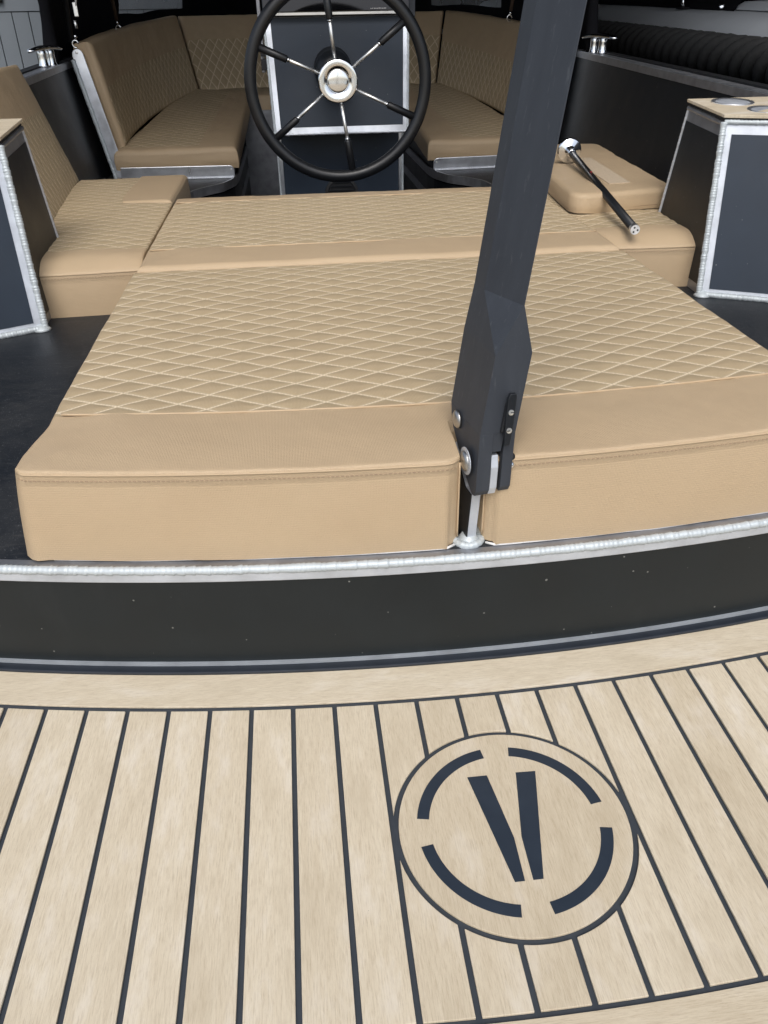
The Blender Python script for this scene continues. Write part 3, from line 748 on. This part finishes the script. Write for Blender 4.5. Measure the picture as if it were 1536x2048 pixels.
for z0, z1 in ((.598, .630), (.558, .590)): G().box(-.252, -.231, 2.99, 3.03, z0, z1).build('switch', M_RUBBER, con, bevel=.002)
# steering column boss
G().lathe((-.020, 2.95, .560), (0, -1, -.12), [(.062, -.02), (.060, .05), (.050, .075), (.03, .085), (0, .085)], 40).build('column_boss', M_PANEL, con, smooth=True)

# ================================================================== STEERING WHEEL
wc = Vector((-.0145, 2.75, .534)); wh = bpy.data.objects.new('steering_wheel', None); link(wh, con); wh['label'] = 'six spoked black and stainless steering wheel in front of the console'
RM = .2695
G().tube([wc+Vector((RM*cos(2*pi*i/96), 0, RM*sin(2*pi*i/96))) for i in range(96)], .0186, 18, closed=True).build('rim', M_WHEEL, wh, smooth=True)
hubc = wc+Vector((0, .035, 0))
G().lathe(hubc, (0, -1, 0), [(.050, -.02), (.059, -.014), (.0615, .000), (.0615, .006), (.058, .0085), (.036, .0035), (.0345, .002), (.0345, -.004), (.0, -.004)], 64).build('hub_ring', M_CHROME, wh, smooth=True)
prof = [(.0335, -.006)] + [(.0335*cos(t), .000-.001+.0048*sin(t)) for t in [pi/2*i/10 for i in range(11)]]
G().lathe(hubc, (0, -1, 0), prof, 48).build('hub_cap', M_CHROME, wh, smooth=True)
for k_ in range(6):
    a = radians(96.5+60*k_+(1.0 if k_ % 2 else 0)); d = Vector((cos(a), 0, sin(a)))
    p0 = hubc+d*.050+Vector((0, .006, 0)); p1 = wc+d*.165+Vector((0, .012, 0)); p2 = wc+d*(RM-.008)
    sp = G().tube([p0, p1+(p2-p1)*.08], .0056, 12).build('spoke', M_STEEL, wh, smooth=True)
    G().tube([p1, p1+(p2-p1)*.03, p1+(p2-p1)*.06, p2], lambda i: (.0075, .0105, .0108, .0115)[i], 14).build('spoke_sleeve', M_WHEEL, wh, smooth=True)
    G().tube([p1-(p2-p1)*.05, p1+(p2-p1)*.01], .0072, 12).build('spoke_collar', M_CHROME, wh, smooth=True)

# ================================================================== FOLDING POST
po = thing('folding_post', 'tall grey-black composite post standing in the notch of the sun pad', 'post')
TH = .157; U = Vector((cos(TH), sin(TH), 0)); Vv = Vector((-sin(TH), cos(TH), 0))
FX0, FY0, LX, LY = .0072, .768, .1559, .0957
def fo(z): return Vector((FX0+LX*(z-.3), FY0+LY*(z-.3), .7103-(.7103-z)*.985))
a_, b_ = .0427, .0955
def sec(z, pts): return [fo(z)+U*p[0]+Vv*p[1] for p in pts]
low = [(0, 0), (0, 0), (a_, 0), (a_, .010), (a_, b_), (0, b_)]
upp = [(.0033, .030), (.0032, .0298), (a_-.0210, .0003), (a_-.016, .012), (a_-.010, b_-.01), (.0033, b_)]
upp = [(.0033, .066), (.0034, .0658), (a_-.0215, .0), (a_-.0205, .0), (a_-.0205, b_), (.0033, b_)]
# main body with the diagonal chamfer stop between z .385 and .44
secs = [sec(.305, low), sec(.395, low), sec(.447, upp), sec(.62, upp), sec(1.15, upp)]
V = [p for s_ in secs for p in s_]; n6 = 6
F = [[i*n6+k_, i*n6+(k_+1) % n6, (i+1)*n6+(k_+1) % n6, (i+1)*n6+k_] for i in range(len(secs)-1) for k_ in range(n6)] + [list(range(6))[::-1], list(range(len(V)-6, len(V)))]
G().add(*fixn(V, F)).build('post_body', M_POST, po)
# forked jaws below
def jaw(u0, u1, z_front, nm):
    prof = [(0, .3049), (0, z_front+.008), (.004, z_front+.001), (.012, z_front), (.030, z_front+.010), (.062, z_front+.034), (.084, z_front+.052), (.0930, z_front+.066), (.0955, .3049)]
    jo = lambda z: fo(z)+U*(.305-z)*.115
    L = [jo(z)+U*u0+Vv*v for v, z in prof]; R_ = [jo(z)+U*u1+Vv*v for v, z in prof]
    G().hexa(L, R_).build(nm, M_POST, po, bevel=.0005)
jaw(0, .0165, .226, 'jaw'); jaw(.0300, a_, .228, 'jaw')
G().hexa([fo(.282)+U*.0166+Vv*.001, fo(.282)+U*.0299+Vv*.001, fo(.282)+U*.0299+Vv*.09, fo(.282)+U*.0166+Vv*.09], [fo(.3049)+U*.0166+Vv*.001, fo(.3049)+U*.0299+Vv*.001, fo(.3049)+U*.0299+Vv*.09, fo(.3049)+U*.0166+Vv*.09]).build('jaw_bridge', M_POST, po)
# lug in the slot
lug = [(.004, .276), (.0005, .262), (.0005, .236), (.004, .2265), (.03, .230), (.07, .262), (.07, .276)]
G().hexa([fo(z)+U*(.0172+(.305-z)*.115)+Vv*v for v, z in lug], [fo(z)+U*(.0262+(.305-z)*.115)+Vv*v for v, z in lug]).build('lug', M_ALU, po, bevel=.001)
# flat bar welded to the rim
def bp(u, v, z): return Vector((.0006+.055*(z-.155), .782, z)) + U*u + Vv*v
bar = [(0, .1570), (0, .2285), (.03, .232), (.085, .290), (.094, .262), (.090, .157)]
bb = [(0, .157), (0, .2262), (.02, .2262), (.050, .246), (.066, .262), (.078, .262), (.078, .157)]
G().hexa([bp(.0012, v, z) for v, z in bb], [bp(.0120, v, z) for v, z in bb]).build('flat_bar', M_ALU, po)
G().hexa([bp(.0000, v+.0006, z) for v, z in bb], [bp(.0011, v+.0006, z) for v, z in bb]).build('bar_paint_face', M_PANEL, po)
base = [bp(.006, -.004, .157)]
c0 = bp(.006, .010, .156)
prp = []
for i in range(25):
    t = pi*i/24; prp.append(c0 + U*(.0165*-cos(t)) + Vv*(-.0165*sin(t)) + Zv*.001)
prp = [c0+U*-.0165+Vv*.04] + prp + [c0+U*.0165+Vv*.04]
bead(prp, .0052, .0056, 'base_weld', po, seed=31)
G().lathe(c0-Vv*.003, Zv, [(.0165, -.001), (.014, .003), (.0105, .006), (.009, .010), (0, .010)], 20).build('weld_fillet', M_WELD, po, smooth=True)
# bolts on the left face
for (v, z), r_, w_ in (((.024, .2630), .0125, True), ((.0660, .2960), .0115, False)):
    c_ = fo(z)+Vv*v
    if w_: G().lathe(c_, -U, [(.0165, 0), (.0165, .0010), (.012, .0012)], 32).build('washer', M_ALU, po)
    G().lathe(c_, -U, [(r_, .0008), (r_*.96, .0024), (r_*.75, .0046), (r_*.4, .0060), (.0005, .0064)], 32).build('bolt_head', M_STEELD, po, smooth=True)
# ball nuts on the right side
for v, z, mt in ((.006, .2600, M_CHROME), (.0080, .2690, M_RUBBER)):
    c_ = fo(z)+U*(a_+.0035)+Vv*v; G().lathe(c_-U*.004, U, [(.003, 0), (.003, .002)] + [(.0048*sin(t), .0062-.0048*cos(t)) for t in [pi*i/8 for i in range(1, 9)]], 16).build('end_nut', mt, po, smooth=True)
# small cleat on the aft face
def fp(u, z, o): return fo(z)+U*u-Vv*o
cu = .0285
P1 = [(x_-.10*(z_-.32), z_) for x_, z_ in [(-.0036, .2930), (.0032, .2930), (.0048, .318), (.0052, .351), (.0040, .3545), (-.0028, .3545), (-.0048, .349), (-.0050, .318)]]
G().hexa([fp(cu+u, z, .0050) for u, z in P1], [fp(cu+u, z, .0095) for u, z in P1]).build('cleat_bar', M_PANEL, po, bevel=.001)
G().hexa([fp(cu+u, z, .0002) for u, z in ((-.006, .306), (.004, .306), (.004, .342), (-.006, .342))], [fp(cu+u, z, .0049) for u, z in ((-.0055, .308), (.004, .308), (.004, .340), (-.0055, .340))]).build('cleat_foot', M_RUBBER, po, bevel=.001)
for z in (.3115, .3330):
    G().lathe(fp(cu-.1*(z-.32), z, .0095), -Vv, [(.0034, 0), (.0032, .0010), (.0014, .0012), (.0012, .0004), (0, .0004)], 16).build('screw', M_STEEL, po)
    G().hexa([fp(cu-.0018, z-.0004, .0106), fp(cu+.0018, z-.0004, .0106), fp(cu+.0018, z+.0004, .0106), fp(cu-.0018, z+.0004, .0106)], [fp(cu-.0018, z-.0004, .0109), fp(cu+.0018, z-.0004, .0109), fp(cu+.0018, z+.0004, .0109), fp(cu-.0018, z+.0004, .0109)]).build('screw_slot', M_RUBBER, po)

# ================================================================== ROD ON THE RIGHT BENCH
rod = thing('light_pole', 'black rod with a chrome disc foot lying across the loose cushion', 'pole')
ra, rb = Vector((.636, 2.440, .362)), Vector((.581, 1.762, .2895)); dr = (rb-ra).normalized()
G().tube([ra+dr*.03, rb-dr*.012], .0100, 20).build('tube', M_WHEEL, rod, smooth=True)
G().lathe(ra-dr*.0, dr, [(.0335, -.006), (.0345, -.003), (.0345, .002), (.031, .0048), (.017, .007), (.0125, .012), (.012, .030), (.0125, .038), (.0, .038)], 48).build('disc_foot', M_CHROME, rod, smooth=True)
G().tube([rb-dr*.013, rb], .0108, 24).build('end_cap', M_STEEL, rod, smooth=False)
uu = dr.orthogonal().normalized(); ww = dr.cross(uu)
G().lathe(rb, dr, [(.0104, .0001), (.0104, .0008), (0, .0009)], 24).build('end_plate', M_LINING, rod)
for a in (90, 210, 330):
    c_ = rb + (uu*cos(radians(a+40))+ww*sin(radians(a+40)))*.0055; G().lathe(c_, dr, [(.0022, .0009), (.0022, .0012), (0, .0013)], 12).build('pin_hole', M_DARK, rod)
md = ra.lerp(rb, .38); G().lathe(md+Vector((0, -.002, .0095)), Zv, [(.0035, 0), (.003, .0018), (0, .002)], 12).build('red_dot', M_RED, rod)

# ================================================================== CLEATS
def cleat(s, label):
    root = thing('mooring_cleat', label, 'cleat', 'polished mooring cleats', loc=(s*1.030, 3.40, gz(3.4)+.021))
    for dy in (-.024, .024):
        G().lathe((0, dy, 0), Zv, [(.020, 0), (.017, .006), (.0150, .014), (.0145, .035), (.0155, .048), (.014, .052), (0, .052)], 24).build('leg', M_CHROME, root, smooth=True)
    V = []; n = 16; sg = 13
    for i in range(n+1):
        t = -1+2*i/n; w = .0205*(1-.35*abs(t)**2)*(.35 if abs(t) > .98 else 1); hgt = .0095*(1-.45*t*t)
        for j in range(12): an = 2*pi*j/12; V.append((w*cos(an) + .05*t*s*0,   .094*t, .055+.006*(1-t*t)*.8+hgt*sin(an) - .004*t*t))
    F = [[i*12+j, i*12+(j+1) % 12, (i+1)*12+(j+1) % 12, (i+1)*12+j] for i in range(n) for j in range(12)]+[list(range(12))[::-1], list(range(n*12, n*12+12))]
    G().add(*fixn([Vector(v) for v in V], F)).build('horn', M_CHROME, root, smooth=True)
    root.rotation_euler.z = s*radians(22)
    return root
cleat(-1, 'polished two-legged cleat on the left gunwale below the grey wall')
cleat(1, 'polished two-legged cleat on the right gunwale beside the post')

# ================================================================== CANOPY
cn = thing('canopy', 'black canvas canopy enclosing the forward sofa with clear windows', 'canopy')
YC = [3.48, 3.9, 4.4, 4.9, 5.4, 5.9, 6.3, 6.6]; XC = [1.045, 1.05, 1.02, .97, .88, .72, .50, 0]
rows = [0, .06, .12, .16, .28, .38, .48, .66, .86, 1.05]
def cpt(s, y, x, h):
    z = gz(y)+.02+h; tilt = .06*h; r_ = max(0, (h-.65)/.4)
    xx = (x-tilt)*(1-.25*r_*r_); return Vector((s*xx, y, z + .012*noise.noise(Vector((y*3, h*4, s)))))
for s in (-1, 1):
    # resample plan
    PL = resample([Vector((x, y, 0)) for y, x in zip(YC, XC)], .10); nC = len(PL)
    V = []; F = []; Fw = []
    for h in rows:
        for p in PL:
            q = cpt(s, p.y, p.x, h); nz = noise.noise(Vector((p.y*5, h*6, s*3)))*.012; V.append(q+Vector((s*nz, 0, 0)))
    for j in range(len(rows)-1):
        for i in range(nC-1):
            f = [j*nC+i, j*nC+i+1, (j+1)*nC+i+1, (j+1)*nC+i]
            win = (rows[j] >= .10 and rows[j+1] <= .50) and 13 <= i <= 22
            (Fw if win else F).append(f)
    sk = mesh('canvas_side', V, F, M_CANVAS, cn, True); so_ = sk.modifiers.new('solid', 'SOLIDIFY'); so_.thickness = .004
    used = sorted({i for f in Fw for i in f}); mpp = {a: b for b, a in enumerate(used)}
    mesh('clear_window', [V[i] for i in used], [[mpp[i] for i in f] for f in Fw], M_WIN, cn, True)
# roof
V = []; F = []
PL = resample([Vector((x, y, 0)) for y, x in zip(YC, XC)], .10)
for p in PL:
    a = cpt(-1, p.y, p.x, 1.05); b = cpt(1, p.y, p.x, 1.05)
    for q in range(9): t = q/8; V.append(a.lerp(b, t)+Zv*.12*sin(pi*t))
F = [[i*9+q, i*9+q+1, (i+1)*9+q+1, (i+1)*9+q] for i in range(len(PL)-1) for q in range(8)]
rf = mesh('canvas_roof', V, F, M_CANVAS, cn, True); m_ = rf.modifiers.new('solid', 'SOLIDIFY'); m_.thickness = .004
for s in (-1, 1):     # rolled front edge and frame tube
    G().tube([cpt(s, 3.47, 1.03, h)+Vector((0, .01*sin(h*12), 0)) for h in frange(0.0, 1.05, .06)], lambda i: .022+.004*sin(i*1.7), 10).build('edge_roll', M_CANVAS, cn, smooth=True)
    G().tube([cpt(s, 3.62, .985, .06), cpt(s, 3.60, .98, .6), cpt(s, 3.58, .93, .85)], .010, 10).build('frame_tube', M_RUBBER, cn, smooth=True)

def strap(label, top, bot, tubed):
    root = thing('canopy_strap', label, 'strap', 'canopy straps with snap hooks')
    t, b = Vector(top), Vector(bot)
    if tubed:
        G().tube([t, t.lerp(b, .85)], .0075, 8).build('strap_tube', M_BROWN, root, smooth=True)
    else:
        G().tube([t, t.lerp(b, .55)], .0035, 8).build('strap_tube', M_LINING, root, smooth=True)
        G().lathe(t.lerp(b, .10)+Vector((-.022, -.004, 0)), (0, -1, 0), [(.009, 0), (.009, .004), (0, .005)], 16).build('latch_boss', M_STEEL, root)
        q = t.lerp(b, .08)+Vector((-.024, 0, 0)); G().hexa([q+Vector((-.009, 0, -.055)), q+Vector((.009, 0, -.055)), q+Vector((.009, .004, -.055)), q+Vector((-.009, .004, -.055))], [q+Vector((-.009, 0, .06)), q+Vector((.007, 0, .04)), q+Vector((.007, .004, .04)), q+Vector((-.009, .004, .06))]).build('latch_plate', M_STEEL, root, bevel=.002)
        q = t.lerp(b, .52); G().box(q.x-.0075, q.x+.0075, q.y-.006, q.y, q.z-.022, q.z+.022).build('buckle', M_STEEL, root, bevel=.002)
        q = t.lerp(b, .72); G().tube([q+Zv*.012, q-Zv*.014], .0055, 8).build('turnbuckle', M_STEEL, root, smooth=True)
    q = t.lerp(b, .90)
    G().lathe(q, (0, -.5, 1), [(.003, -.004), (.0068, 0), (.005, .006), (0, .008)], 12).build('swivel', M_CHROME, root, smooth=True)
    G().tube([b+Vector((.011*cos(a), 0, .012*sin(a))) for a in [2*pi*i/16 for i in range(14)]], .0028, 8).build('snap_hook', M_CHROME, root, smooth=True)
    return root
def at(px, py, y):    # a point of this place, from the bearing it is seen under and its distance y
    d = fw + rt*(px-768)/1570.768 - up*(py-1024)/1570.768; return M.translation + d*(y/d.y)
strap('steel latch and snap hook hanging beside the left aluminium upright', at(152, -60, 3.44), at(151, 88, 3.50), False)
strap('brown strap with snap hook hanging behind the left sofa backrest', at(212, -60, 4.1), at(237, 57, 4.2), True)
strap('brown strap with snap hook close to the left edge of the post', at(1036, -60, 4.1), at(1019, 36, 4.1), True)

# ================================================================== NEIGHBOURING BOAT
nbt = thing('neighbour_boat', 'grey boat with black cover moored to the right behind the bulwark', 'boat')
def nz(y): return .612+.026*(y-3)
Y = frange(1.2, 7.6, .2)
def nx(y): return 1.5 - .012*max(0, y-4.5)**2
V = []
prof = [(.0, -.9), (.03, -.10), (.035, -.005), (.05, .018), (.10, .050), (.20, .066), (.24, .068), (.25, -.9)]
for y in Y:
    for dx, dz in prof: V.append((nx(y)+.02+dx, y, nz(y)+dz))
m8 = len(prof); F = [[i*m8+q, i*m8+q+1, (i+1)*m8+q+1, (i+1)*m8+q] for i in range(len(Y)-1) for q in range(m8-1)]
V_, F_ = fixn([Vector(v) for v in V], F)
lo = [f for f in F_ if max(V_[i].z-nz(V_[i].y) for i in f) < .0]; hi = [f for f in F_ if f not in lo]
mesh('topside', V_, lo, M_BLACK, nbt, True); mesh('gunwale', V_, hi, M_HULLG, nbt, True)
g = G()
V = []
pc = [(.18, .064), (.20, .10), (.30, .30), (.6, .55), (1.4, .62), (2.2, .3)]
Yc = frange(3.72, 7.6, .15)
for i, y in enumerate(Yc):
    for dx, dz in pc: V.append((nx(y)+.02+dx+.02*noise.noise(Vector((y*3, dz*3, 0))), y+.06*noise.noise(Vector((dz*5, dx*2, 1))), nz(y)+dz))
m8 = len(pc); F = [[i*m8+q, i*m8+q+1, (i+1)*m8+q+1, (i+1)*m8+q] for i in range(len(Yc)-1) for q in range(m8-1)]
mesh('boat_cover', [Vector(v) for v in V], F, M_CANVAS, nbt, True)
V = []; Yd = frange(1.2, 3.75, .25)
for y in Yd: V += [(nx(y)+.22, y, nz(y)+.070), (nx(y)+.27, y, nz(y)+.098), (nx(y)+.42, y, nz(y)+.102), (nx(y)+.44, y, nz(y)-.4)]
F = [[i*4+q, i*4+q+1, (i+1)*4+q+1, (i+1)*4+q] for i in range(len(Yd)-1) for q in range(3)]
mesh('side_deck', [Vector(v) for v in V], F, M_HULLG, nbt, True)
V = []
for y in Yd: V += [(nx(y)+.425, y, nz(y)+.103), (nx(y)+.48, y, nz(y)+.30), (nx(y)+2.2, y, nz(y)+.45)]
mesh('boat_cover', [Vector(v) for v in V], [[i*3+q, i*3+q+1, (i+1)*3+q+1, (i+1)*3+q] for i in range(len(Yd)-1) for q in range(2)], M_CANVAS, nbt, True)
G().box(3.9, 3.95, 1.3, 8.9, -.4, 1.2).build('cabin_side', M_CANVAS, nbt)
# neighbour's cleat and fittings
nc = thing('deck_cleat', 'small chrome cleat on the grey gunwale of the neighbouring boat', 'cleat')
cb = Vector((1.70, 4.16, nz(4.16)+.063))
for dx in (-.018, .022): G().tube([cb+Vector((dx, dx, 0)), cb+Vector((dx*1.6, dx*.5, .055))], .008, 10).build('leg', M_CHROME, nc, smooth=True)
G().tube([cb+Vector((-.07, -.01, .060)), cb+Vector((0, 0, .064)), cb+Vector((.06, 0, .070))], lambda i: (.006, .010, .009)[i], 10).build('horn', M_CHROME, nc, smooth=True)
G().lathe(cb, Zv, [(.045, 0), (.04, .006), (0, .008)], 20).build('base_plate', M_RUBBER, nc)
for px_, py_, nm in ((1397, 46, 'snap_stud'), (1443, 12, 'snap_stud')):
    p = at(px_, py_, 3.95 if px_ < 1400 else 3.62); G().lathe(p, (-.4, -1, .4), [(.010, 0), (.008, .004), (0, .006)], 12).build(nm, M_CHROME, nbt)
# rope fender: three laid strands
rope = thing('rope_fender', 'thick black laid rope fender along the grey neighbouring boat', 'rope')
pit = .255
for st in range(3):
    pts = []
    for y in frange(1.3, 7.2, .018):
        a = 2*pi*y/pit + 2*pi*st/3; z = nz(y)-.060; x = nx(y)-.045
        pts.append((x+.046*cos(a), y, z+.046*sin(a)-.000))
    G().tube(pts, .0265, 10).build('strand', M_ROPE, rope, smooth=True)
bpy.context.view_layer.update()
